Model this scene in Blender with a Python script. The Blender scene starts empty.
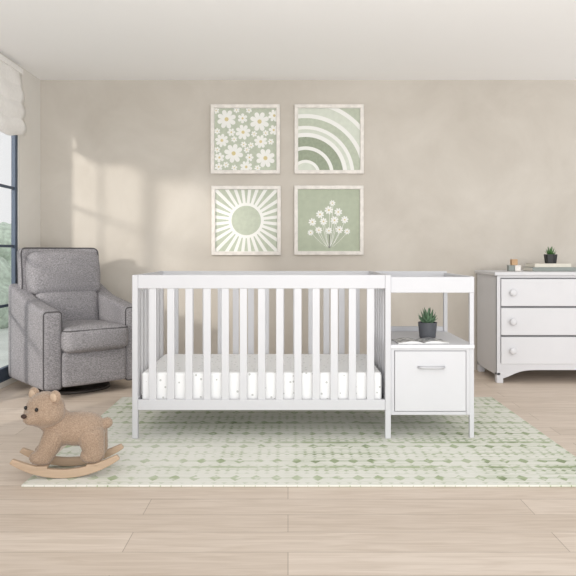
import bpy, bmesh, math, random
from mathutils import Vector, Matrix
random.seed(7)
sc=bpy.context.scene
sc.view_settings.view_transform='Standard'
COL=sc.collection

def lin(c):
    out=[]
    for v in c:
        v=v/255.0
        out.append(v/12.92 if v<=0.04045 else ((v+0.055)/1.055)**2.4)
    return (*out,1.0)

def newmat(name):
    m=bpy.data.materials.new(name); m.use_nodes=True
    nt=m.node_tree; b=nt.nodes['Principled BSDF']
    return m,nt,b

def mat(name,col,rough=0.6,var=0.05,scale=20,bump=0.0,bscale=200,metal=0.0,sheen=0.0,stretch=None):
    m,nt,b=newmat(name); N=nt.nodes; L=nt.links
    tc=N.new('ShaderNodeTexCoord'); src=tc.outputs['Object']
    if stretch:
        mp=N.new('ShaderNodeMapping'); mp.inputs['Scale'].default_value=stretch
        L.new(src,mp.inputs[0]); src=mp.outputs[0]
    n=N.new('ShaderNodeTexNoise'); n.inputs['Scale'].default_value=scale; n.inputs['Detail'].default_value=4
    L.new(src,n.inputs['Vector'])
    r=N.new('ShaderNodeValToRGB'); c=lin(col)
    r.color_ramp.elements[0].position=0.3; r.color_ramp.elements[1].position=0.7
    r.color_ramp.elements[0].color=(*[x*(1-var) for x in c[:3]],1)
    r.color_ramp.elements[1].color=(*[min(1,x*(1+var)) for x in c[:3]],1)
    L.new(n.outputs['Fac'],r.inputs[0]); L.new(r.outputs[0],b.inputs['Base Color'])
    b.inputs['Roughness'].default_value=rough; b.inputs['Metallic'].default_value=metal
    if sheen: b.inputs['Sheen Weight'].default_value=sheen
    if bump:
        n2=N.new('ShaderNodeTexNoise'); n2.inputs['Scale'].default_value=bscale; n2.inputs['Detail'].default_value=3
        L.new(src,n2.inputs['Vector'])
        bp=N.new('ShaderNodeBump'); bp.inputs['Strength'].default_value=bump; bp.inputs['Distance'].default_value=0.004
        L.new(n2.outputs['Fac'],bp.inputs['Height']); L.new(bp.outputs[0],b.inputs['Normal'])
    return m

# ---------------- mesh builder
class MB:
    def __init__(s): s.bm=bmesh.new(); s.mats=[]
    def mi(s,m):
        if m not in s.mats: s.mats.append(m)
        return s.mats.index(m)
    def box(s,x0,x1,y0,y1,z0,z1,m,bev=0.0,seg=2):
        b=bmesh.new(); bmesh.ops.create_cube(b,size=1)
        for v in b.verts:
            v.co=Vector(((x0+x1)/2+v.co.x*(x1-x0),(y0+y1)/2+v.co.y*(y1-y0),(z0+z1)/2+v.co.z*(z1-z0)))
        if bev>0: bmesh.ops.bevel(b,geom=b.edges[:],offset=bev,segments=seg,affect='EDGES',profile=0.5)
        s.add(b,m)
    def add(s,b,m,mtx=None,smooth=False):
        i=s.mi(m)
        vm={}
        for v in b.verts: vm[v]=s.bm.verts.new(mtx@v.co if mtx else v.co)
        for f in b.faces:
            try:
                nf=s.bm.faces.new([vm[v] for v in f.verts]); nf.material_index=i; nf.smooth=smooth
            except ValueError: pass
        b.free()
    def cyl(s,c,r1,r2,h,m,mtx=None,seg=32,smooth=True):
        b=bmesh.new(); bmesh.ops.create_cone(b,cap_ends=True,segments=seg,radius1=r1,radius2=r2,depth=h)
        M=Matrix.Translation(Vector(c)+Vector((0,0,h/2))) if mtx is None else Matrix.Translation(Vector(c))@mtx
        i=s.mi(m); vm={}
        for v in b.verts: vm[v]=s.bm.verts.new(M@v.co)
        for f in b.faces:
            nf=s.bm.faces.new([vm[v] for v in f.verts]); nf.material_index=i; nf.smooth=(len(f.verts)==4 and smooth)
        b.free()
    def ell(s,c,r,m,rot=None,sub=3,mtx=None):
        b=bmesh.new(); bmesh.ops.create_icosphere(b,subdivisions=sub,radius=1)
        M=Matrix.Translation(Vector(c))@(rot.to_4x4() if rot else Matrix())@Matrix.Diagonal((*r,1))
        s.add(b,m,M,True)
    def softbox(s,x0,x1,y0,y1,z0,z1,m,bev=0.02,cuts=10,puff=0.0,tilt=None):
        # crisp rounded upholstery box, faces slightly crowned
        b=bmesh.new(); bmesh.ops.create_cube(b,size=2)
        bmesh.ops.subdivide_edges(b,edges=b.edges[:],cuts=cuts,use_grid_fill=True)
        hx,hy,hz=(x1-x0)/2,(y1-y0)/2,(z1-z0)/2
        def warp(t,h):
            s_=1 if t>=0 else -1; t=abs(t)
            return s_*(h-bev*2.2*(1-t)/0.35 if t>0.65 and h>bev*2.5 else (h-bev*2.2)*t/0.65 if h>bev*2.5 else h*t)
        for v in b.verts:
            u,w_,q=v.co
            p=Vector((warp(u,hx),warp(w_,hy),warp(q,hz)))
            inner=Vector((max(-hx+bev,min(hx-bev,p.x)),max(-hy+bev,min(hy-bev,p.y)),max(-hz+bev,min(hz-bev,p.z))))
            d=p-inner
            if d.length>1e-7: p=inner+d.normalized()*bev
            f=[1-u*u,1-w_*w_,1-q*q]
            if abs(u)>0.99: p.x+=math.copysign(puff*f[1]*f[2],u)
            if abs(w_)>0.99: p.y+=math.copysign(puff*f[0]*f[2],w_)
            if abs(q)>0.99: p.z+=math.copysign(puff*f[0]*f[1],q)
            v.co=p
        M=Matrix.Translation(((x0+x1)/2,(y0+y1)/2,(z0+z1)/2))
        if tilt: M=M@tilt
        s.add(b,m,M,True)
    def tube(s,pts,r,m,closed=False,seg=8):
        n=len(pts); P=[Vector(p) for p in pts]; rings=[]; mi=s.mi(m); ref=None
        for i in range(n):
            a=P[(i-1)%n] if closed or i>0 else P[0]; c=P[(i+1)%n] if closed or i<n-1 else P[-1]
            d=(c-a).normalized()
            if ref is None:
                ref=d.orthogonal().normalized()
            ref=(ref-d*ref.dot(d)).normalized(); q=d.cross(ref)
            rings.append([s.bm.verts.new(P[i]+ref*r*math.cos(k/seg*6.2832)+q*r*math.sin(k/seg*6.2832)) for k in range(seg)])
        for i in range(n if closed else n-1):
            A=rings[i];B=rings[(i+1)%n]
            for k in range(seg):
                f=s.bm.faces.new((A[k],B[k],B[(k+1)%seg],A[(k+1)%seg])); f.smooth=True; f.material_index=mi
        if not closed:
            s.bm.faces.new(rings[0]).material_index=mi; s.bm.faces.new(rings[-1][::-1]).material_index=mi
    def poly(s,pts,m):
        if len(pts)<3: return
        f=s.bm.faces.new([s.bm.verts.new(Vector(p)) for p in pts]); f.material_index=s.mi(m); return f
    def fin(s,name,parent=None,off=None,label=None,**kw):
        if off is not None:
            o=Vector(off)
            for v in s.bm.verts: v.co-=o
        bmesh.ops.recalc_face_normals(s.bm,faces=s.bm.faces[:]) if kw.get('recalc',True) else None
        me=bpy.data.meshes.new(name); s.bm.to_mesh(me); s.bm.free()
        for m in s.mats: me.materials.append(m)
        ob=bpy.data.objects.new(name,me); COL.objects.link(ob)
        if parent: ob.parent=parent
        if label: ob['label']=label
        return ob

def thing(name,loc,label,cat,rot=0,group=None):
    e=bpy.data.objects.new(name,None); COL.objects.link(e); e.location=loc; e.rotation_euler=(0,0,rot)
    e.empty_display_size=0.1
    e['label']=label; e['category']=cat
    if group: e['group']=group
    return e
def top(ob,loc,label,cat,group=None):
    ob.location=loc; ob['label']=label; ob['category']=cat
    if group: ob['group']=group
    return ob
def struct(ob): ob['kind']='structure'; return ob

# ---------------- materials
M_white=mat('painted_light_grey',(199,199,202),0.55,0.01,8)
M_white2=mat('painted_light_grey_panel',(203,203,206),0.55,0.01,8)
M_dr=mat('dresser_paint',(211,211,214),0.55,0.01,8)
M_dr2=mat('dresser_paint_panel',(215,215,218),0.55,0.01,8)
M_gap=mat('shadow_gap_paint',(130,130,132),0.7,0.02,8)
M_nickel=mat('brushed_nickel',(190,190,193),0.45,0.02,50,metal=0.4)
M_ceil=mat('ceiling_white',(254,254,254),0.9,0.003,3)
M_frameblk=mat('window_frame_paint',(58,74,94),0.5,0.05,5)
M_shade=mat('white_linen',(244,242,239),0.95,0.03,40,0.4,300)
M_wash=mat('whitewashed_wood',(230,225,219),0.6,0.10,22,0.1,60)
M_black=mat('black_ceramic',(38,38,40),0.45,0.1,20)
M_pot=mat('charcoal_ceramic',(78,80,85),0.6,0.12,30,0.2,90)
M_soil=mat('soil',(60,48,38),0.95,0.3,80,0.5,120)
M_leaf=mat('succulent_leaf',(92,120,92),0.5,0.25,30)
M_leaf2=mat('small_plant_leaf',(74,114,62),0.5,0.25,40)
M_wood=mat('rocker_light_wood',(184,160,136),0.55,0.08,10,0.05,60,stretch=(1,8,8))
M_wood2=mat('toy_block_wood',(186,152,116),0.6,0.1,10)
M_dark=mat('dark_metal_base',(60,54,50),0.4,0.1,10)
M_eye=mat('glossy_black',(15,12,12),0.15,0.01,10)
M_nose=mat('stitched_dark_nose',(60,42,34),0.7,0.1,60)

def plaster(name,c0,c1):
    m,nt,b=newmat(name); N=nt.nodes;L=nt.links
    tc=N.new('ShaderNodeTexCoord')
    n=N.new('ShaderNodeTexNoise'); n.inputs['Scale'].default_value=1.5; n.inputs['Detail'].default_value=8; n.inputs['Roughness'].default_value=0.62; n.inputs['Distortion'].default_value=0.5
    L.new(tc.outputs['Object'],n.inputs['Vector'])
    r=N.new('ShaderNodeValToRGB'); r.color_ramp.elements[0].position=0.3; r.color_ramp.elements[1].position=0.72
    r.color_ramp.elements[0].color=lin(c0); r.color_ramp.elements[1].color=lin(c1)
    L.new(n.outputs['Fac'],r.inputs[0]); L.new(r.outputs[0],b.inputs['Base Color'])
    b.inputs['Roughness'].default_value=0.9
    bp=N.new('ShaderNodeBump'); bp.inputs['Strength'].default_value=0.12; bp.inputs['Distance'].default_value=0.01
    n2=N.new('ShaderNodeTexNoise'); n2.inputs['Scale'].default_value=9; n2.inputs['Detail'].default_value=6
    L.new(tc.outputs['Object'],n2.inputs['Vector']); L.new(n2.outputs['Fac'],bp.inputs['Height']); L.new(bp.outputs[0],b.inputs['Normal'])
    return m
M_wall=plaster('greige_plaster',(192,185,175),(208,202,193))
M_wallL=plaster('pale_plaster',(222,218,211),(230,227,221))

def floor_mat():
    m,nt,b=newmat('oak_planks'); N=nt.nodes;L=nt.links
    tc=N.new('ShaderNodeTexCoord')
    br=N.new('ShaderNodeTexBrick'); br.offset=0.37; br.inputs['Scale'].default_value=1
    br.inputs['Brick Width'].default_value=1.5; br.inputs['Row Height'].default_value=0.16
    br.inputs['Mortar Size'].default_value=0.0015; br.inputs['Bias'].default_value=0
    br.inputs['Color1'].default_value=lin((208,193,178)); br.inputs['Color2'].default_value=lin((220,206,192)); br.inputs['Mortar'].default_value=lin((172,156,141))
    L.new(tc.outputs['Object'],br.inputs['Vector'])
    mp=N.new('ShaderNodeMapping'); mp.inputs['Scale'].default_value=(1.2,14,1)
    L.new(tc.outputs['Object'],mp.inputs[0])
    n=N.new('ShaderNodeTexNoise'); n.inputs['Scale'].default_value=3; n.inputs['Detail'].default_value=8; n.inputs['Distortion'].default_value=1
    L.new(mp.outputs[0],n.inputs['Vector'])
    r=N.new('ShaderNodeValToRGB'); r.color_ramp.elements[0].position=0.3; r.color_ramp.elements[1].position=0.65
    r.color_ramp.elements[0].color=(0.85,0.82,0.79,1); r.color_ramp.elements[1].color=(1,1,1,1)
    L.new(n.outputs['Fac'],r.inputs[0])
    mx=N.new('ShaderNodeMix'); mx.data_type='RGBA'; mx.blend_type='MULTIPLY'; mx.inputs[0].default_value=1
    L.new(br.outputs['Color'],mx.inputs[6]); L.new(r.outputs[0],mx.inputs[7]); L.new(mx.outputs[2],b.inputs['Base Color'])
    b.inputs['Roughness'].default_value=0.55
    return m
M_floor=floor_mat()

def rug_mat():
    m,nt,b=newmat('distressed_green_cream_weave'); N=nt.nodes;L=nt.links
    tc=N.new('ShaderNodeTexCoord'); sp=N.new('ShaderNodeSeparateXYZ'); L.new(tc.outputs['Object'],sp.inputs[0])
    def mth(op,a,bb=None,c=None):
        n=N.new('ShaderNodeMath'); n.operation=op
        for i,v in enumerate((a,bb,c)):
            if v is None: continue
            if isinstance(v,(int,float)): n.inputs[i].default_value=v
            else: L.new(v,n.inputs[i])
        return n.outputs[0]
    def clamp(v):
        c=N.new('ShaderNodeClamp'); L.new(v,c.inputs[0]); return c.outputs[0]
    def noise(sc_,det=5,dist=0,st=None):
        n=N.new('ShaderNodeTexNoise'); n.inputs['Scale'].default_value=sc_; n.inputs['Detail'].default_value=det; n.inputs['Distortion'].default_value=dist
        v=tc.outputs['Object']
        if st:
            mp=N.new('ShaderNodeMapping'); mp.inputs['Scale'].default_value=st; L.new(v,mp.inputs[0]); v=mp.outputs[0]
        L.new(v,n.inputs['Vector']); return n.outputs['Fac']
    wob=mth('MULTIPLY',mth('SUBTRACT',noise(12,2),0.5),0.005)
    X=mth('ADD',sp.outputs[0],wob); Y=mth('ADD',sp.outputs[1],wob)
    P_=0.090
    def diam(px_,py_,r,xo=0,yo=0):
        tx=mth('DIVIDE',mth('PINGPONG',mth('ADD',X,xo),px_),px_); ty=mth('DIVIDE',mth('PINGPONG',mth('ADD',Y,yo),py_),py_)
        return mth('LESS_THAN',mth('ADD',tx,ty),r)
    # rows of motifs, separated by lines; rows step along Y every 0.24 m
    d1=diam(P_/2,0.060,0.62,0,0.060)
    d2=diam(P_/4,0.020,0.60)
    lh=mth('GREATER_THAN',mth('PINGPONG',Y,0.060),0.0555)
    lh2=mth('GREATER_THAN',mth('PINGPONG',mth('ADD',Y,0.03),0.20),0.184)
    row=mth('GREATER_THAN',mth('SINE',mth('MULTIPLY',Y,26.18)),0.0)
    pat=mth('MAXIMUM',mth('MULTIPLY',d1,mth('SUBTRACT',1.0,row)),mth('MULTIPLY',mth('MULTIPLY',d2,row),0.9))
    pat=mth('MAXIMUM',pat,mth('MAXIMUM',mth('MULTIPLY',lh,0.8),mth('MULTIPLY',lh2,0.8)))
    wear=clamp(mth('MULTIPLY',mth('SUBTRACT',noise(1.8,8,0.8),0.44),5))
    wear2=clamp(mth('MULTIPLY',mth('SUBTRACT',noise(24,6,0),0.36),7))
    streak=clamp(mth('MULTIPLY',mth('SUBTRACT',noise(3,7,0,(1.4,26,1)),0.40),4.0))
    colb=clamp(mth('MULTIPLY',mth('SUBTRACT',noise(2,3,0,(2.6,0.5,1)),0.42),4))
    region=clamp(mth('ADD',mth('ADD',mth('MULTIPLY',wear,0.55),mth('MULTIPLY',colb,0.35)),mth('MULTIPLY',sp.outputs[0],0.16)))
    f=mth('MULTIPLY',mth('MULTIPLY',pat,mth('ADD',mth('MULTIPLY',region,0.6),0.40)),wear2)
    wash=mth('MULTIPLY',mth('ADD',mth('MULTIPLY',region,0.9),0.10),streak)
    f2=clamp(mth('ADD',mth('MULTIPLY',f,0.78),mth('MULTIPLY',wash,0.34)))
    r=N.new('ShaderNodeValToRGB'); r.color_ramp.elements[0].color=lin((226,225,217)); r.color_ramp.elements[1].color=lin((116,132,94))
    e=r.color_ramp.elements.new(0.5); e.color=lin((172,183,150))
    L.new(f2,r.inputs[0]); L.new(r.outputs[0],b.inputs['Base Color']); b.inputs['Roughness'].default_value=1
    bp=N.new('ShaderNodeBump'); bp.inputs['Strength'].default_value=0.4; bp.inputs['Distance'].default_value=0.003
    L.new(noise(300,2),bp.inputs['Height']); L.new(bp.outputs[0],b.inputs['Normal'])
    return m
M_rug=rug_mat()

def tweed():
    m,nt,b=newmat('grey_tweed'); N=nt.nodes;L=nt.links
    tc=N.new('ShaderNodeTexCoord')
    n=N.new('ShaderNodeTexNoise'); n.inputs['Scale'].default_value=170; n.inputs['Detail'].default_value=3
    mp=N.new('ShaderNodeMapping'); mp.inputs['Scale'].default_value=(0.6,0.6,1.4); L.new(tc.outputs['Object'],mp.inputs[0]); L.new(mp.outputs[0],n.inputs['Vector'])
    r=N.new('ShaderNodeValToRGB'); r.color_ramp.elements[0].position=0.36; r.color_ramp.elements[1].position=0.64
    r.color_ramp.elements[0].color=lin((120,118,121)); r.color_ramp.elements[1].color=lin((161,158,161))
    L.new(n.outputs['Fac'],r.inputs[0]); L.new(r.outputs[0],b.inputs['Base Color']); b.inputs['Roughness'].default_value=0.95
    bp=N.new('ShaderNodeBump'); bp.inputs['Strength'].default_value=0.15; bp.inputs['Distance'].default_value=0.002
    L.new(n.outputs['Fac'],bp.inputs['Height']); L.new(bp.outputs[0],b.inputs['Normal'])
    return m
M_tweed=tweed()
M_pipe=mat('dark_grey_piping',(84,82,84),0.9,0.1,60)

def sheet():
    m,nt,b=newmat('white_sheet_star_print'); N=nt.nodes;L=nt.links
    tc=N.new('ShaderNodeTexCoord')
    v=N.new('ShaderNodeTexVoronoi'); v.inputs['Scale'].default_value=30; v.inputs['Randomness'].default_value=0.7
    L.new(tc.outputs['Object'],v.inputs['Vector'])
    r=N.new('ShaderNodeValToRGB'); r.color_ramp.interpolation='CONSTANT'
    r.color_ramp.elements[0].color=lin((196,197,194)); r.color_ramp.elements[1].position=0.18; r.color_ramp.elements[1].color=lin((238,238,238))
    L.new(v.outputs['Distance'],r.inputs[0]); L.new(r.outputs[0],b.inputs['Base Color']); b.inputs['Roughness'].default_value=0.9
    return m
M_sheet=sheet()

def fur():
    m,nt,b=newmat('tan_plush'); N=nt.nodes;L=nt.links
    tc=N.new('ShaderNodeTexCoord')
    n=N.new('ShaderNodeTexNoise'); n.inputs['Scale'].default_value=200; n.inputs['Detail'].default_value=4; L.new(tc.outputs['Object'],n.inputs['Vector'])
    r=N.new('ShaderNodeValToRGB'); r.color_ramp.elements[0].position=0.32; r.color_ramp.elements[1].position=0.68
    r.color_ramp.elements[0].color=lin((142,120,101)); r.color_ramp.elements[1].color=lin((176,153,132))
    L.new(n.outputs['Fac'],r.inputs[0]); L.new(r.outputs[0],b.inputs['Base Color']); b.inputs['Roughness'].default_value=1
    b.inputs['Sheen Weight'].default_value=0.3
    bp=N.new('ShaderNodeBump'); bp.inputs['Strength'].default_value=0.4; bp.inputs['Distance'].default_value=0.004
    L.new(n.outputs['Fac'],bp.inputs['Height']); L.new(bp.outputs[0],b.inputs['Normal'])
    return m
M_fur=fur()
M_fur2=mat('pale_plush',(190,168,146),1,0.08,90,0.4,150)

# ---------------- room
XL=-2.11; YB=5.70; ZC=2.47; XR=3.6; Y0=-1.0; WT=0.05
g=MB(); g.box(XL-WT,XR,Y0,YB+0.12,-0.08,0,M_floor); struct(g.fin('floor'))
g=MB(); g.box(XL-WT,XR,YB,YB+0.12,0,ZC,M_wall); struct(g.fin('wall_back'))
g=MB(); g.box(XL-WT,XR,2.6,YB+0.12,ZC,ZC+0.1,M_ceil); struct(g.fin('ceiling'))
WY0,WY1,WZ0,WZ1=3.25,5.24,0.04,2.16
g=MB()
g.box(XL-WT,XL,WY1,YB,0,ZC,M_wallL); g.box(XL-WT,XL,Y0,WY0,0,ZC,M_wallL)
g.box(XL-WT,XL,WY0,WY1,WZ1,ZC,M_wallL); g.box(XL-WT,XL,WY0,WY1,0,WZ0,M_wallL)
struct(g.fin('wall_left'))
g=MB()
fx0,fx1=XL-0.035,XL-0.012
g.box(fx0-0.005,fx1+0.005,WY0,WY0+0.05,WZ0,WZ1,M_frameblk,0.003); g.box(fx0-0.005,fx1+0.005,WY1-0.045,WY1,WZ0,WZ1,M_frameblk,0.003)
g.box(fx0-0.005,fx1+0.005,WY0,WY1,WZ1-0.05,WZ1,M_frameblk,0.003); g.box(fx0-0.005,fx1+0.005,WY0,WY1,WZ0,WZ0+0.10,M_frameblk,0.003)
g.box(fx0-0.005,fx1+0.005,(WY0+WY1)/2-0.04,(WY0+WY1)/2+0.04,WZ0,WZ1,M_frameblk,0.003)
for y in (3.74,4.80): g.box(fx0+0.004,fx1-0.004,y-0.009,y+0.009,WZ0,WZ1,M_frameblk)
for z in (0.60,1.05,1.50,1.95): g.box(fx0+0.004,fx1-0.004,WY0,WY1,z-0.010,z+0.010,M_frameblk)
gm,nt,b=newmat('window_glass'); N=nt.nodes
tr=N.new('ShaderNodeBsdfTransparent'); gl=N.new('ShaderNodeBsdfGlossy'); gl.inputs['Roughness'].default_value=0.02; mx=N.new('ShaderNodeMixShader'); mx.inputs[0].default_value=0.05
nt.links.new(tr.outputs[0],mx.inputs[1]); nt.links.new(gl.outputs[0],mx.inputs[2]); nt.links.new(mx.outputs[0],N['Material Output'].inputs[0])
g.box(XL-0.025,XL-0.022,WY0+0.02,WY1-0.02,WZ0+0.05,WZ1-0.02,gm)
struct(g.fin('window_1'))
# garden
M_gr=mat('patio_ground',(205,210,205),0.9,0.10,2)
g=MB(); g.box(-14,XL-WT-0.01,-6,18,-0.2,-0.1,M_gr); struct(g.fin('ground'))
M_hedge=mat('hedge_foliage',(184,198,184),0.9,0.25,14,0.8,30)
g=MB()
rr=random.Random(3)
for i in range(90):
    g.ell((-7.5+rr.random()*3.4,9.0+rr.random()*6,0.1+rr.random()*1.2),(0.5,0.5,0.35+0.2*rr.random()),M_hedge,sub=2)
for v in g.bm.verts: v.co+=Vector((rr.uniform(-.05,.05),rr.uniform(-.05,.05),rr.uniform(-.05,.05)))
o=g.fin('hedge'); top(o,(0,0,0),'pale green leafy garden hedge outside the window door','hedge'); o['kind']='stuff'

# roman shade (folded fabric)
g=MB(); n=80; prof=[]
z0,z1=1.92,2.42
for i in range(n+1):
    t=i/n; z=z1-(z1-z0)*t
    d=0.010+0.042*min(1,t*1.4)*(0.45+0.55*abs(math.sin(t*math.pi*4)))
    prof.append((d,z))
ys=[3.2+ (5.26-3.2)*j/30 for j in range(31)]
bm=g.bm; mi=g.mi(M_shade); grid=[]
for (d,z) in prof:
    r=[]
    for j,y in enumerate(ys):
        dz=-0.05*math.sin(j/30*math.pi*3)**2*((z1-z)/(z1-z0))
        r.append(bm.verts.new((XL+d+0.005*math.sin(j*1.3+z*20)+0.002,y,z+dz)))
    grid.append(r)
for i in range(n):
    for j in range(30):
        f=bm.faces.new((grid[i][j],grid[i+1][j],grid[i+1][j+1],grid[i][j+1])); f.smooth=True; f.material_index=mi
g.box(XL+0.001,XL+0.03,3.2,5.26,2.40,2.44,M_shade,0.004)
ob=g.fin('roman_shade',off=(XL,4.2,1.9))
so=ob.modifiers.new('sol','SOLIDIFY'); so.thickness=0.004; so.offset=-1
top(ob,(XL,4.2,1.9),'white linen roman shade gathered above the glazed window door','window shade')

# ---------------- rug
g=MB(); g.box(-1.27,1.27,-0.87,0.87,0,0.010,M_rug,0.004)
top(g.fin('area_rug'),(0.130,3.725,0.0005),'distressed sage green and cream patterned area rug on the wood floor','rug')
RZ=0.0108

# ---------------- crib with changer
CF=3.56; CX0=-0.83; CXR=0.548; CB=4.31; TOP=0.883
crib=thing('crib',(0.08,3.93,RZ),'light grey wooden slatted crib with attached changing table and drawer cabinet','crib')
OFF=(0.08,3.93,RZ)
def cfin(g,name,parent=crib,label=None): return g.fin(name,parent,OFF,label)
P=0.030
for (x,y) in ((CX0,CF),(CX0,CB-P),(CXR-P,CF),(CXR-P,CB-P)):
    g=MB(); g.box(x,x+P,y,y+P,RZ,TOP,M_white,0.003); cfin(g,'leg')
sw=0.039
for nm,y in (('front_panel',CF),('back_panel',CB-P)):
    g=MB()
    g.box(CX0+P,CXR-P,y+0.004,y+P-0.004,0.810,TOP,M_white,0.003)
    g.box(CX0+P,CXR-P,y+0.004,y+P-0.004,0.162,0.218,M_white,0.003)
    W=(CXR-P)-(CX0+P); ns=13
    gap=(W-ns*sw)/(ns+1)
    for i in range(ns):
        x=CX0+P+gap+(sw+gap)*i
        g.box(x,x+sw,y+0.009,y+P-0.009,0.215,0.815,M_white2,0.002)
    cfin(g,nm)
for x in (CX0,CXR-P):
    g=MB()
    g.box(x+0.004,x+P-0.004,CF+P,CB-P,0.810,TOP,M_white,0.003)
    g.box(x+0.004,x+P-0.004,CF+P,CB-P,0.162,0.218,M_white,0.003)
    W=(CB-P)-(CF+P); ns=7; gap=(W-ns*sw)/(ns+1)
    for i in range(ns):
        y=CF+P+gap+(sw+gap)*i
        g.box(x+0.009,x+P-0.009,y,y+sw,0.215,0.815,M_white2,0.002)
    cfin(g,'side_panel')
g=MB(); g.box(CX0+P+0.002,CXR-P-0.002,CF+P,CB-P,0.185,0.20,M_white); cfin(g,'mattress_support')
# changer
HX=0.995; KF=3.575; KB=4.20; LP=0.024
for y in (KF,KB-0.03):
    g=MB(); g.box(HX-LP,HX,y,y+LP,RZ,0.80,M_white,0.003); cfin(g,'leg')
g=MB()
g.box(CXR,HX,KF-0.004,KF+0.016,0.787,0.872,M_white,0.003)
g.box(CXR,HX,KB-0.016,KB+0.004,0.787,0.885,M_white,0.003)
g.box(CXR,CXR+0.018,KF+0.016,KB-0.016,0.787,0.875,M_white,0.003)
g.box(HX-0.018,HX,KF+0.016,KB-0.016,0.787,0.875,M_white,0.003)
g.box(CXR+0.018,HX-0.018,KF+0.016,KB-0.016,0.79,0.805,M_white2)
cfin(g,'changing_tray')
SH=0.51
g=MB(); g.box(CXR-0.006,HX+0.0,KF-0.010,KB,SH-0.020,SH,M_dr2,0.003); cfin(g,'shelf')
g=MB()
g.box(CXR,HX-LP,KB-0.02,KB,SH,SH+0.03,M_white,0.002); cfin(g,'shelf_back_rail')
g=MB()
g.box(CXR,CXR+0.020,KF,KB-0.01,0.135,SH-0.020,M_white); g.box(HX-LP-0.018,HX-LP,KF+0.0,KB-0.03,0.135,SH-0.020,M_white)
g.box(CXR+0.020,HX-0.03,KB-0.03,KB-0.01,0.135,SH-0.020,M_white); g.box(CXR+0.020,HX-0.04,KF,KB-0.03,0.135,0.152,M_white)
g.box(CXR+0.020,HX-LP-0.018,KF+0.014,KF+0.020,0.152,SH-0.020,M_gap)
g.box(CXR+0.020,HX-LP-0.018,KF,KF+0.014,SH-0.032,SH-0.020,M_white)
cfin(g,'cabinet')
g=MB(); g.box(CXR+0.023,HX-LP-0.021,KF-0.003,KF+0.013,0.155,SH-0.035,M_white2,0.002)
dr=cfin(g,'drawer')
g=MB()
hx,hz=0.765,0.390
pts=[]
for i in range(25):
    t=i/24*2-1
    pts.append(Vector((hx+0.068*t,KF-0.003-0.026*(1-t**6)**0.5 if abs(t)<1 else KF-0.003,hz)))
g.tube(pts,0.007,M_nickel,seg=10)
cfin(g,'handle',dr,'curved brushed metal pull handle')

# mattress
g=MB(); mx0,mx1,my0,my1=CX0+P+0.012,CXR-P-0.012,CF+P+0.012,CB-P-0.012
g.box(mx0,mx1,my0,my1,0,0.155,M_sheet,0.014,4)
for f in g.bm.faces: f.smooth=True
o=top(g.fin('crib_mattress',off=((mx0+mx1)/2,(my0+my1)/2,0)),((mx0+mx1)/2,(my0+my1)/2,0.2012),'white crib mattress with star print fitted sheet inside the crib','mattress')
wn=o.modifiers.new('wn','WEIGHTED_NORMAL')

# ---------------- things on the changer shelf
def leafmesh(g,base,direc,L_,w,m,curl=0.25,th=0.35):
    d=Vector(direc).normalized(); up=Vector((0,0,1)); side=d.cross(up)
    if side.length<1e-3: side=Vector((1,0,0))
    side.normalize(); nrm=side.cross(d).normalized()
    n=8; rings=[]
    for i in range(n+1):
        t=i/n; c=Vector(base)+d*L_*t+Vector((0,0,1))*curl*L_*t*t
        ww=w*math.sin(math.pi*(0.15+0.85*t))**0.7*(1-t*0.3) if t<1 else 0.0005
        ww=max(ww,0.0005)
        rings.append([g.bm.verts.new(c+side*ww*math.cos(k/8*6.283)+nrm*ww*th*math.sin(k/8*6.283)) for k in range(8)])
    mi=g.mi(m)
    for i in range(n):
        for k in range(8):
            f=g.bm.faces.new((rings[i][k],rings[i+1][k],rings[i+1][(k+1)%8],rings[i][(k+1)%8])); f.smooth=True; f.material_index=mi
def pot_plant(name,loc,r,h,ph,label,pm,lm,nl,seg=32,wid=0.13):
    e=thing(name,loc,label,'plant')
    g=MB()
    prof=[(0.0,0),(r*0.82,0),(r*0.86,h*0.06),(r,h*0.95),(r,h),(r*0.88,h),(r*0.86,h*0.8),(0,h*0.8)]
    rows=[]
    for (a,z) in prof: rows.append([g.bm.verts.new((max(a,1e-4)*math.cos(k/seg*6.2832),max(a,1e-4)*math.sin(k/seg*6.2832),z)) for k in range(seg)])
    mi=g.mi(pm)
    for i in range(len(prof)-1):
        for k in range(seg):
            f=g.bm.faces.new((rows[i][k],rows[i][(k+1)%seg],rows[i+1][(k+1)%seg],rows[i+1][k])); f.material_index=mi; f.smooth=seg>10 and i in (1,2)
    g.fin('pot',e)
    g=MB(); g.cyl((0,0,h*0.8),r*0.86,r*0.86,h*0.08,M_soil); g.fin('soil',e)
    g=MB()
    for i in range(nl):
        a=i*2.39996; t=i/nl
        el=0.25+1.15*(1-t)
        leafmesh(g,(0.004*math.cos(a),0.004*math.sin(a),h*0.86),(math.cos(a)*math.cos(el),math.sin(a)*math.cos(el),math.sin(el)),ph*(0.75+0.3*(1-t)),ph*wid,lm)
    g.fin('foliage',e)
    return e
pot_plant('potted_succulent',(0.805,3.86,SH+0.0007),0.054,0.090,0.078,'green spiky succulent in a charcoal pot on the changing table shelf',M_pot,M_leaf,30,wid=0.17)
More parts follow.
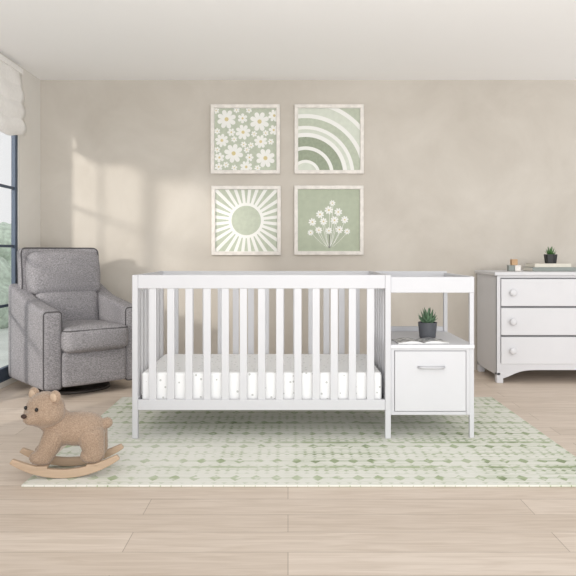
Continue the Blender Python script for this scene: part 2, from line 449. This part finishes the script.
# open magazine
M_page=mat('magazine_pages',(215,215,213),0.5,0.05,15)
def pagemat():
    m,nt,b=newmat('printed_photo_page'); N=nt.nodes;L=nt.links
    tc=N.new('ShaderNodeTexCoord'); v=N.new('ShaderNodeTexNoise'); v.inputs['Scale'].default_value=16; v.inputs['Detail'].default_value=5; v.inputs['Distortion'].default_value=1.5
    L.new(tc.outputs['Object'],v.inputs['Vector']); r=N.new('ShaderNodeValToRGB')
    r.color_ramp.elements[0].position=0.42; r.color_ramp.elements[1].position=0.6
    r.color_ramp.elements[0].color=lin((95,98,104)); r.color_ramp.elements[1].color=lin((222,220,218))
    L.new(v.outputs['Fac'],r.inputs[0]); L.new(r.outputs[0],b.inputs['Base Color']); b.inputs['Roughness'].default_value=0.35; return m
M_pp=pagemat()
g=MB(); n=14
for sgn in (-1,1):
    cols=[]
    for i in range(n+1):
        t=i/n; x=sgn*0.145*t; z=0.004+0.016*math.sin(min(1,t*1.15)*math.pi*0.92)**1.0*(1-t*0.35)
        cols.append([g.bm.verts.new((x,-0.10,z)),g.bm.verts.new((x,0.10,z)),g.bm.verts.new((x,0.10,0)),g.bm.verts.new((x,-0.10,0))])
    for i in range(n):
        for k in range(4):
            f=g.bm.faces.new((cols[i][k],cols[i][(k+1)%4],cols[i+1][(k+1)%4],cols[i+1][k])); f.material_index=g.mi(M_pp if k==0 else M_page)
    g.bm.faces.new(cols[n]); 
ob=g.fin('open_magazine'); ob.rotation_euler=(0,0,math.radians(4))
top(ob,(0.725,3.685,SH+0.0009),'open glossy magazine with photo pages on the changer shelf','magazine')
ob.scale=(0.95,0.8,0.8)

# ---------------- dresser
DX0,DY0,DY1,DZ=1.60,5.13,5.66,0.852; DX1=2.86
dres=thing('dresser',((DX0+DX1)/2,5.4,0.0005),'light grey three-drawer dresser with round knobs standing against the wall','dresser')
DO=((DX0+DX1)/2,5.4,0)
g=MB(); g.box(DX0-0.02,DX1+0.02,DY0-0.02,DY1+0.005,DZ-0.028,DZ,M_dr,0.006,3); g.fin('top_board',dres,DO)
g=MB()
g.box(DX0,DX0+0.02,DY0,DY1,0.06,DZ-0.028,M_dr,0.002); g.box(DX1-0.02,DX1,DY0,DY1,0.06,DZ-0.028,M_dr,0.002)
g.box(DX0+0.02,DX1-0.02,DY1-0.02,DY1,0.06,DZ-0.028,M_dr)
g.box(DX0+0.02,DX1-0.02,DY0+0.02,DY1-0.02,0.14,0.16,M_dr)
g.box(DX0+0.02,DX1-0.02,DY0+0.016,DY0+0.024,0.14,DZ-0.028,M_gap)
g.box(DX0+0.02,DX1-0.02,DY0,DY0+0.016,DZ-0.045,DZ-0.028,M_dr)
g.box(DX0+0.0,DX0+0.028,DY0-0.004,DY0+0.02,0.06,DZ-0.028,M_dr,0.002); g.box(DX1-0.028,DX1,DY0-0.004,DY0+0.02,0.06,DZ-0.028,M_dr,0.002)
g.fin('body',dres,DO)
g=MB(); n=40; fa=[]
xa,xb=DX0+0.028,DX1-0.028
for i in range(n+1):
    t=i/n; x=xa+(xb-xa)*t; e=min(t,1-t)*(xb-xa)
    zb=0.035+0.065*(1-math.exp(-(e/0.12)**2))
    fa.append((x,zb))
mi=g.mi(M_dr)
V=[[g.bm.verts.new((x,y,z)) for (x,z) in fa] + [g.bm.verts.new((x,y,0.155)) for (x,z) in fa] for y in (DY0-0.002,DY0+0.018)]
for i in range(n):
    A,B=V
    g.bm.faces.new((A[i],A[i+1],A[n+2+i],A[n+1+i])); g.bm.faces.new((B[i],B[i+1],B[n+2+i],B[n+1+i]))
    g.bm.faces.new((A[i],A[i+1],B[i+1],B[i])); g.bm.faces.new((A[n+1+i],A[n+2+i],B[n+2+i],B[n+1+i]))
g.bm.faces.new((V[0][0],V[0][n+1],V[1][n+1],V[1][0])); g.bm.faces.new((V[0][n],V[0][2*n+1],V[1][2*n+1],V[1][n]))
g.fin('apron',dres,DO)
for x in (DX0,DX1-0.05):
    for y in (DY0-0.004,DY1-0.05):
        g=MB(); g.box(x,x+0.05,y,y+0.05,0,0.08,M_dr,0.003); g.fin('leg',dres,DO)
for i in range(3):
    zt=1.005-(279+29*i-252)/130.4; zb=zt-0.208
    g=MB(); g.box(DX0+0.033,DX1-0.033,DY0-0.008,DY0+0.016,zb,zt,M_dr2,0.004)
    d=g.fin('drawer',dres,DO)
    for kx in (DX0+0.118,DX1-0.118):
        kz=(zt+zb)/2
        g=MB(); R=Matrix.Rotation(math.pi/2,4,'X')
        g.cyl((kx,DY0-0.016,kz),0.011,0.014,0.020,M_dr,R,20)
        g.ell((kx,DY0-0.034,kz),(0.027,0.014,0.027),M_dr2,sub=3)
        g.fin('knob',d,DO)

# items on dresser
M_bk1=mat('book_cover_grey',(140,146,142),0.6,0.05,20); M_bk2=mat('book_cover_cream',(215,210,198),0.6,0.05,20); M_pages=mat('book_pages',(225,221,211),0.8,0.04,200)
def book(loc,w,d,h,m,label,rot):
    e=thing('book',loc,label,'book',rot,'books stacked on the dresser')
    g=MB(); g.box(-w/2,w/2,-d/2,d/2,0,0.003,m); g.box(-w/2,w/2,-d/2,d/2,h-0.003,h,m); g.box(-w/2,w/2,-d/2,-d/2+0.003,0.003,h-0.003,m)
    g.fin('cover',e)
    g=MB(); g.box(-w/2+0.004,w/2-0.004,-d/2+0.003,d/2-0.004,0.003,h-0.003,M_pages); g.fin('pages',e)
book((2.09,5.36,DZ+0.001),0.34,0.22,0.032,M_bk1,'grey hardcover book lying on the dresser',0)
book((2.08,5.36,DZ+0.0338),0.29,0.20,0.028,M_bk2,'cream hardcover book lying on a grey book',0.04)
pot_plant('potted_plant',(2.10,5.35,DZ+0.0625),0.055,0.072,0.06,'small green succulent in a black faceted pot on stacked books',M_black,M_leaf2,22,8)
def block(x,z,m,label,s=0.047):
    g=MB(); g.box(-s/2,s/2,-s/2,s/2,0,s,m,0.003)
    top(g.fin('toy_block'),(x,5.33,z),label,'toy block','toy blocks on the dresser')
block(1.775,DZ+0.001,M_bk1,'grey wooden toy block on the dresser')
block(1.825,DZ+0.001,M_wash,'white wooden toy block on the dresser')
block(1.800,DZ+0.0485,M_wood2,'natural wooden toy block on two other blocks')

# ---------------- wall art
M_sage=mat('print_sage',(188,195,178),0.8,0.07,30); M_sage2=mat('print_sage_light',(211,216,204),0.8,0.05,20); M_sage3=mat('print_sage_deep',(178,186,166),0.8,0.05,20)
M_dgreen=mat('print_dark_sage',(154,163,143),0.8,0.09,40); M_pw=mat('print_white',(238,238,234),0.8,0.01,12); M_yel=mat('print_ochre',(214,200,152),0.8,0.05,12)
H=0.262
def clip(poly,h):
    for ax,sg in ((0,1),(0,-1),(1,1),(1,-1)):
        out=[]
        for i in range(len(poly)):
            a=poly[i];b=poly[(i+1)%len(poly)]
            ia=a[ax]*sg<=h; ib=b[ax]*sg<=h
            if ia: out.append(a)
            if ia!=ib:
                t=(sg*h-a[ax])/(b[ax]-a[ax]); out.append((a[0]+(b[0]-a[0])*t,a[1]+(b[1]-a[1])*t))
        poly=out
        if len(poly)<3: return []
    return poly
class Pr:
    def __init__(s,bg): s.g=MB(); s.l=0; s.g.poly([(-H,0,-H),(H,0,-H),(H,0,H),(-H,0,H)],bg)
    def up(s): s.l+=1
    def p(s,pts,m,dl=0):
        q=clip(pts,H)
        if len(q)>=3: s.g.poly([(a,-0.0003*(s.l+dl),b) for a,b in q],m)
    def disc(s,x,y,r,m,n=24): s.p([(x+r*math.cos(i/n*6.2832),y+r*math.sin(i/n*6.2832)) for i in range(n)],m)
    def ring(s,x,y,r0,r1,m,n=64):
        for i in range(n):
            a=i/n*6.2832;b=(i+1)/n*6.2832
            s.p([(x+r0*math.cos(a),y+r0*math.sin(a)),(x+r1*math.cos(a),y+r1*math.sin(a)),(x+r1*math.cos(b),y+r1*math.sin(b)),(x+r0*math.cos(b),y+r0*math.sin(b))],m)
    def daisy(s,x,y,r,np=8,ph=0,pm=None,cm=None,fat=0.27):
        l0=s.l
        for k in range(np):
            a=ph+k/np*6.2832; c,d=math.cos(a),math.sin(a); pts=[]
            for i in range(16):
                t=i/16*6.2832; u=r*0.64+r*0.38*math.cos(t); v=r*fat*math.sin(t)*(1+0.25*math.cos(t))
                pts.append((x+u*c-v*d,y+u*d+v*c))
            s.p(pts,pm or M_pw,(k%3)*0.33)
        s.up(); s.disc(x,y,r*0.55,M_pw); s.up(); s.disc(x,y,r*0.22,cm or M_yel); s.l=l0
def art(name_label,X,Z,prf):
    e=thing('framed_art_print',(X,YB-0.026,Z),name_label,'wall art',0,'framed nursery prints on the wall')
    g=MB(); a=0.294; w=0.030
    for (x0,x1,z0,z1) in ((-a,a,a-w,a),(-a,a,-a,-a+w),(-a,-a+w,-a+w,a-w),(a-w,a,-a+w,a-w)):
        g.box(x0,x1,-0.010,0.024,z0,z1,M_wash,0.002)
    g.fin('frame',e)
    g=MB(); g.box(-a+w,a-w,0.013,0.02,-a+w,a-w,M_pw); 
    g.fin('mat_board',e)
    o=prf.g.fin('print',e,recalc=False); o.location=(0,0.0115,0)
p=Pr(M_sage); p.up()
big=[(-0.16,0.17,0.080),(0.12,0.15,0.082),(-0.02,0.06,0.064),(-0.10,-0.12,0.080),(0.17,-0.16,0.080),(0.13,-0.02,0.056),(-0.20,-0.01,0.056)]
rs=random.Random(11)
tries=0
while tries<4000 and len(big)<34:
    tries+=1
    x,y,r=rs.uniform(-0.25,0.25),rs.uniform(-0.25,0.25),rs.choice((0.052,0.042,0.034,0.026))
    if all(math.hypot(x-a,y-b_)>(r+c_)*0.99 for a,b_,c_ in big): big.append((x,y,r))
for (x,y,r) in big: p.daisy(x,y,r,8 if r>0.05 else 6,rs.random()*3,fat=0.24 if r>0.05 else 0.3)
art('square framed print of white daisies on sage green',-0.362,1.963,p)
p=Pr(M_pw); p.up(); cx,cy=-0.20,-0.30
p.disc(cx,cy,0.10,M_sage2,40)
for r0,r1,m in ((0.125,0.210,M_dgreen),(0.240,0.320,M_dgreen),(0.355,0.385,M_sage2),(0.415,0.480,M_sage),(0.515,0.595,M_sage2),(0.630,0.75,M_sage)):
    p.ring(cx,cy,r0,r1,m,100)
art('square framed print of sage green rainbow arches',0.349,1.963,p)
p=Pr(M_pw); p.up()
for k in range(28):
    a=k/28*6.2832; b=0.075
    r0,r1=0.150,0.42
    def P2(r,t): return (r*math.cos(t),r*math.sin(t))
    p.p([P2(r0,a-0.03),P2(r1,a-b),P2(r1,a+b),P2(r0,a+0.03)],M_sage)
p.disc(0,0,0.125,M_sage,48)
art('square framed print of a sage green sunburst',-0.355,1.273,p)
p=Pr(M_sage3); p.up()
fl=((0,0.085,0.036),(-0.075,0.05,0.034),(0.08,0.07,0.034),(-0.14,-0.015,0.033),(-0.045,-0.01,0.032),(0.048,-0.0,0.034),(0.135,0.005,0.032),(-0.085,-0.085,0.030),(0.0,-0.09,0.029),(0.09,-0.08,0.032),(-0.155,-0.105,0.026),(0.03,0.145,0.026),(0.155,-0.095,0.026))
for x,y,r in fl:
    n=10; prev=None
    for i in range(n+1):
        t=i/n; px_=x*(1-t)**0.7*1.0+0.005; 
        py_=y+(-0.235-y)*t
        if prev: p.p([(prev[0]-0.0018,prev[1]),(px_-0.0018,py_),(px_+0.0018,py_),(prev[0]+0.0018,prev[1])],M_pw)
        prev=(px_,py_)
p.up()
for x,y,r in fl: p.daisy(x,y,r,8,random.random()*3,cm=M_yel,fat=0.22)
art('square framed print of a white daisy bouquet on sage',0.347,1.275,p)

# ---------------- glider chair
ch=thing('glider_armchair',(-1.60,4.98,0.0005),'grey tweed upholstered swivel glider armchair beside the crib','armchair',math.radians(41))
g=MB(); g.cyl((0,0.0,0),0.27,0.26,0.022,M_dark,seg=64); g.cyl((0,0,0.022),0.05,0.05,0.06,M_dark); g.box(-0.2,0.2,-0.2,0.2,0.06,0.085,M_dark,0.005); g.fin('swivel_base',ch)
g=MB(); g.softbox(-0.255,0.255,-0.355,0.30,0.085,0.335,M_tweed,0.02); g.fin('seat_frame',ch)
def rrect(w0,w1,h0,h1,r,f,n=6):
    pts=[]
    for (cx,cy,a0) in ((w1-r,h1-r,0),(w0+r,h1-r,90),(w0+r,h0+r,180),(w1-r,h0+r,270)):
        for i in range(n+1):
            a=math.radians(a0+90*i/n); pts.append(f(cx+r*math.cos(a),cy+r*math.sin(a)))
    out=[]
    for i,p_ in enumerate(pts):
        q=pts[(i+1)%len(pts)]; p_=Vector(p_);q=Vector(q); k=max(1,int((q-p_).length/0.05))
        for j in range(k): out.append(p_.lerp(q,j/k))
    return out
for sx in (-1,1):
    g=MB(); a0,a1=(0.236,0.364) if sx>0 else (-0.364,-0.236)
    g.softbox(a0,a1,-0.375,0.33,0.07,0.600,M_tweed,0.022,cuts=14,puff=0.003)
    g.tube(rrect(a0+0.002,a1-0.002,0.072,0.598,0.024,lambda u,v:(u,-0.366,v)),0.0046,M_pipe,True)
    for v in g.bm.verts:
        if v.co.z>0.30: v.co.z+=(v.co.z-0.30)/0.30*(0.16*max(0,v.co.y+0.375)+0.22*max(0,v.co.y-0.05)) 
    g.fin('armrest',ch)
T=Matrix.Rotation(math.radians(-7),4,'X')
g=MB(); g.softbox(-0.305,0.305,0.21,0.32,0.11,1.035,M_tweed,0.030,cuts=18,puff=0.004,tilt=T)
c=Vector((0,0.265,0.5725))
g.tube(rrect(-0.302,0.302,-0.46,0.460,0.038,lambda u,v:c+(T@Vector((u,-0.046,v)))),0.0050,M_pipe,True)
for v in g.bm.verts:   # gentle wings
    v.co.y-=0.045*(abs(v.co.x)/0.305)**3*max(0,min(1,(v.co.z-0.55)/0.25))
g.fin('backrest',ch)
g=MB(); g.softbox(-0.234,0.234,0.055,0.215,0.42,0.71,M_tweed,0.038,cuts=14,puff=0.024,tilt=T)
g.softbox(-0.265,0.265,0.085,0.225,0.69,0.995,M_tweed,0.034,cuts=14,puff=0.018,tilt=T)
for v in g.bm.verts:
    if v.co.z>0.69: v.co.y+=0.012
g.fin('back_cushion',ch)
g=MB(); g.softbox(-0.236,0.236,-0.435,0.10,0.315,0.485,M_tweed,0.040,cuts=14,puff=0.018)
g.tube(rrect(-0.232,0.232,-0.432,0.095,0.040,lambda u,v:(u,v,0.466)),0.0045,M_pipe,True)
g.fin('seat_cushion',ch)
g=MB(); g.softbox(-0.234,0.234,-0.385,-0.345,0.085,0.318,M_tweed,0.012,puff=0.004); g.fin('footrest_panel',ch)

# ---------------- rocking bear
rb=thing('rocking_bear_toy',(-0.992,3.03,RZ+0.0005),'tan plush rocking bear on curved wooden rockers on the rug','rocking toy',math.radians(8))
R=0.41
for sy in (-0.085,0.085):
    g=MB(); n=36; rows=[]
    for i in range(n+1):
        t=-1+2*i/n; a=t*0.61
        th=0.033+0.005*math.cos(a*2)-0.012*abs(t)**4
        cx,cz=R*math.sin(a),R-R*math.cos(a)
        ix,iz=(R-th)*math.sin(a),R-(R-th)*math.cos(a)
        rows.append([g.bm.verts.new((cx,sy-0.012,cz)),g.bm.verts.new((cx,sy+0.012,cz)),g.bm.verts.new((ix,sy+0.012,iz)),g.bm.verts.new((ix,sy-0.012,iz))])
    g.mi(M_wood)
    for i in range(n):
        for k in range(4): g.bm.faces.new((rows[i][k],rows[i][(k+1)%4],rows[i+1][(k+1)%4],rows[i+1][k]))
    g.bm.faces.new(rows[0]); g.bm.faces.new(rows[-1][::-1])
    o=g.fin('rocker',rb); bv=o.modifiers.new('b','BEVEL'); bv.width=0.004; bv.segments=2; bv.limit_method='ANGLE'
for x in (-0.100,0.115):
    g=MB(); g.box(x-0.025,x+0.025,-0.097,0.097,0.044,0.056,M_wood,0.004); g.fin('cross_bar',rb)
g=MB()
def cap(a,b,r1,r2,n=7):
    a=Vector(a);b=Vector(b)
    for i in range(n+1):
        t=i/n; r=r1+(r2-r1)*t; g.ell(a.lerp(b,t),(r,r,r),M_fur,sub=2)
g.ell((0.040,0,0.194),(0.118,0.084,0.077),M_fur); g.ell((0.082,0,0.188),(0.080,0.086,0.079),M_fur); g.ell((-0.035,0,0.198),(0.078,0.082,0.080),M_fur)
hc=Vector((-0.095,-0.035,0.296)); ha=math.radians(52)
U=Vector((-math.cos(ha),-math.sin(ha),0)); Pp=Vector((-U.y,U.x,0)); HR=Matrix.Rotation(ha,3,'Z')
cap((-0.045,0,0.22),tuple(hc-Vector((0,0,0.02))),0.070,0.066,5)
g.ell(hc,(0.082,0.088,0.076),M_fur,HR)
g.ell(hc+U*0.006-Vector((0,0,0.020)),(0.082,0.096,0.060),M_fur,HR)
for k in range(4): g.ell(hc+U*(0.054+0.008*k)-Vector((0,0,0.026)),(0.042-0.003*k,0.047-0.003*k,0.037-0.002*k),M_fur,HR)
for s in (-1,1):
    cap((-0.055,s*0.048,0.175),(-0.095,s*0.055,0.092),0.052,0.043); g.ell((-0.110,s*0.055,0.085),(0.051,0.041,0.033),M_fur)
    cap((0.105,s*0.048,0.165),(0.122,s*0.055,0.092),0.061,0.045); g.ell((0.108,s*0.055,0.085),(0.052,0.042,0.033),M_fur)
g.ell((0.168,0,0.215),(0.026,0.026,0.026),M_fur)
o=g.fin('body',rb,label='tan fluffy short-pile plush bear body')
rm=o.modifiers.new('r','REMESH'); rm.mode='VOXEL'; rm.voxel_size=0.004; rm.use_smooth_shade=True
sm=o.modifiers.new('s','SMOOTH'); sm.iterations=16
tx=bpy.data.textures.new('furtex','CLOUDS'); tx.noise_scale=0.006
dp=o.modifiers.new('d','DISPLACE'); dp.texture=tx; dp.strength=0.0055; dp.mid_level=0.5
for s in (-1,1):
    g=MB(); ec=hc+Pp*s*0.069+Vector((0,0,0.059))+U*0.004
    g.ell(ec,(0.017,0.031,0.030),M_fur,HR,3); g.ell(ec+U*0.011,(0.010,0.021,0.020),M_fur2,HR,3)
    g.fin('ear',rb)
    g=MB(); g.ell(hc+U*0.077+Pp*s*0.035+Vector((0,0,0.014)),(0.008,0.008,0.009),M_eye,HR,2); g.fin('eye',rb)
g=MB(); g.ell(hc+U*0.115-Vector((0,0,0.011)),(0.010,0.015,0.010),M_nose,HR,2); 
g.fin('nose',rb)

# ---------------- lights, world, camera
w=bpy.data.worlds.new('w'); sc.world=w; w.use_nodes=True
bg=w.node_tree.nodes['Background']; bg.inputs[0].default_value=(0.98,0.99,1.0,1); bg.inputs[1].default_value=0.90
def area(loc,rot,size,en,col=(1,1,1)):
    l=bpy.data.lights.new('softbox','AREA'); l.shape='RECTANGLE'; l.size=size[0]; l.size_y=size[1]; l.energy=en; l.color=col
    o=bpy.data.objects.new('softbox',l); COL.objects.link(o); o.location=loc; o.rotation_euler=[math.radians(a) for a in rot]; return o
area((0.6,0.2,0.8),(150,0,0),(3.5,1.5),115,(1,1,1))  # unseen up-light, added to bounce off the ceiling and whiten it
sl=bpy.data.lights.new('front_fill','SUN'); sl.energy=1.5; sl.angle=math.radians(70); sl.color=(1,0.985,0.96)  # added fill from behind the camera, no falloff, evens near and far furniture
sn=bpy.data.objects.new('front_fill',sl); COL.objects.link(sn); sn.location=(0,-4,4)
sn.rotation_euler=Vector((0.10,1,-0.22)).to_track_quat('-Z','Y').to_euler()
sp=bpy.data.lights.new('window_sun','SPOT'); sp.energy=1600; sp.color=(1,0.95,0.88); sp.spot_size=math.radians(26); sp.shadow_soft_size=0.30; sp.spot_blend=0.2
so=bpy.data.objects.new('window_sun',sp); COL.objects.link(so)
d=Vector((1,1.5,-0.42)).normalized(); c=Vector((XL,4.2,1.3)); so.location=c-d*7
so.rotation_euler=d.to_track_quat('-Z','Y').to_euler()

cam=bpy.data.cameras.new('cam'); co=bpy.data.objects.new('camera',cam); COL.objects.link(co)
co.location=(0,0,1.005); co.rotation_euler=(math.pi/2,0,0); cam.sensor_width=36; cam.lens=36*669/576; cam.shift_y=-36/576
sc.camera=co
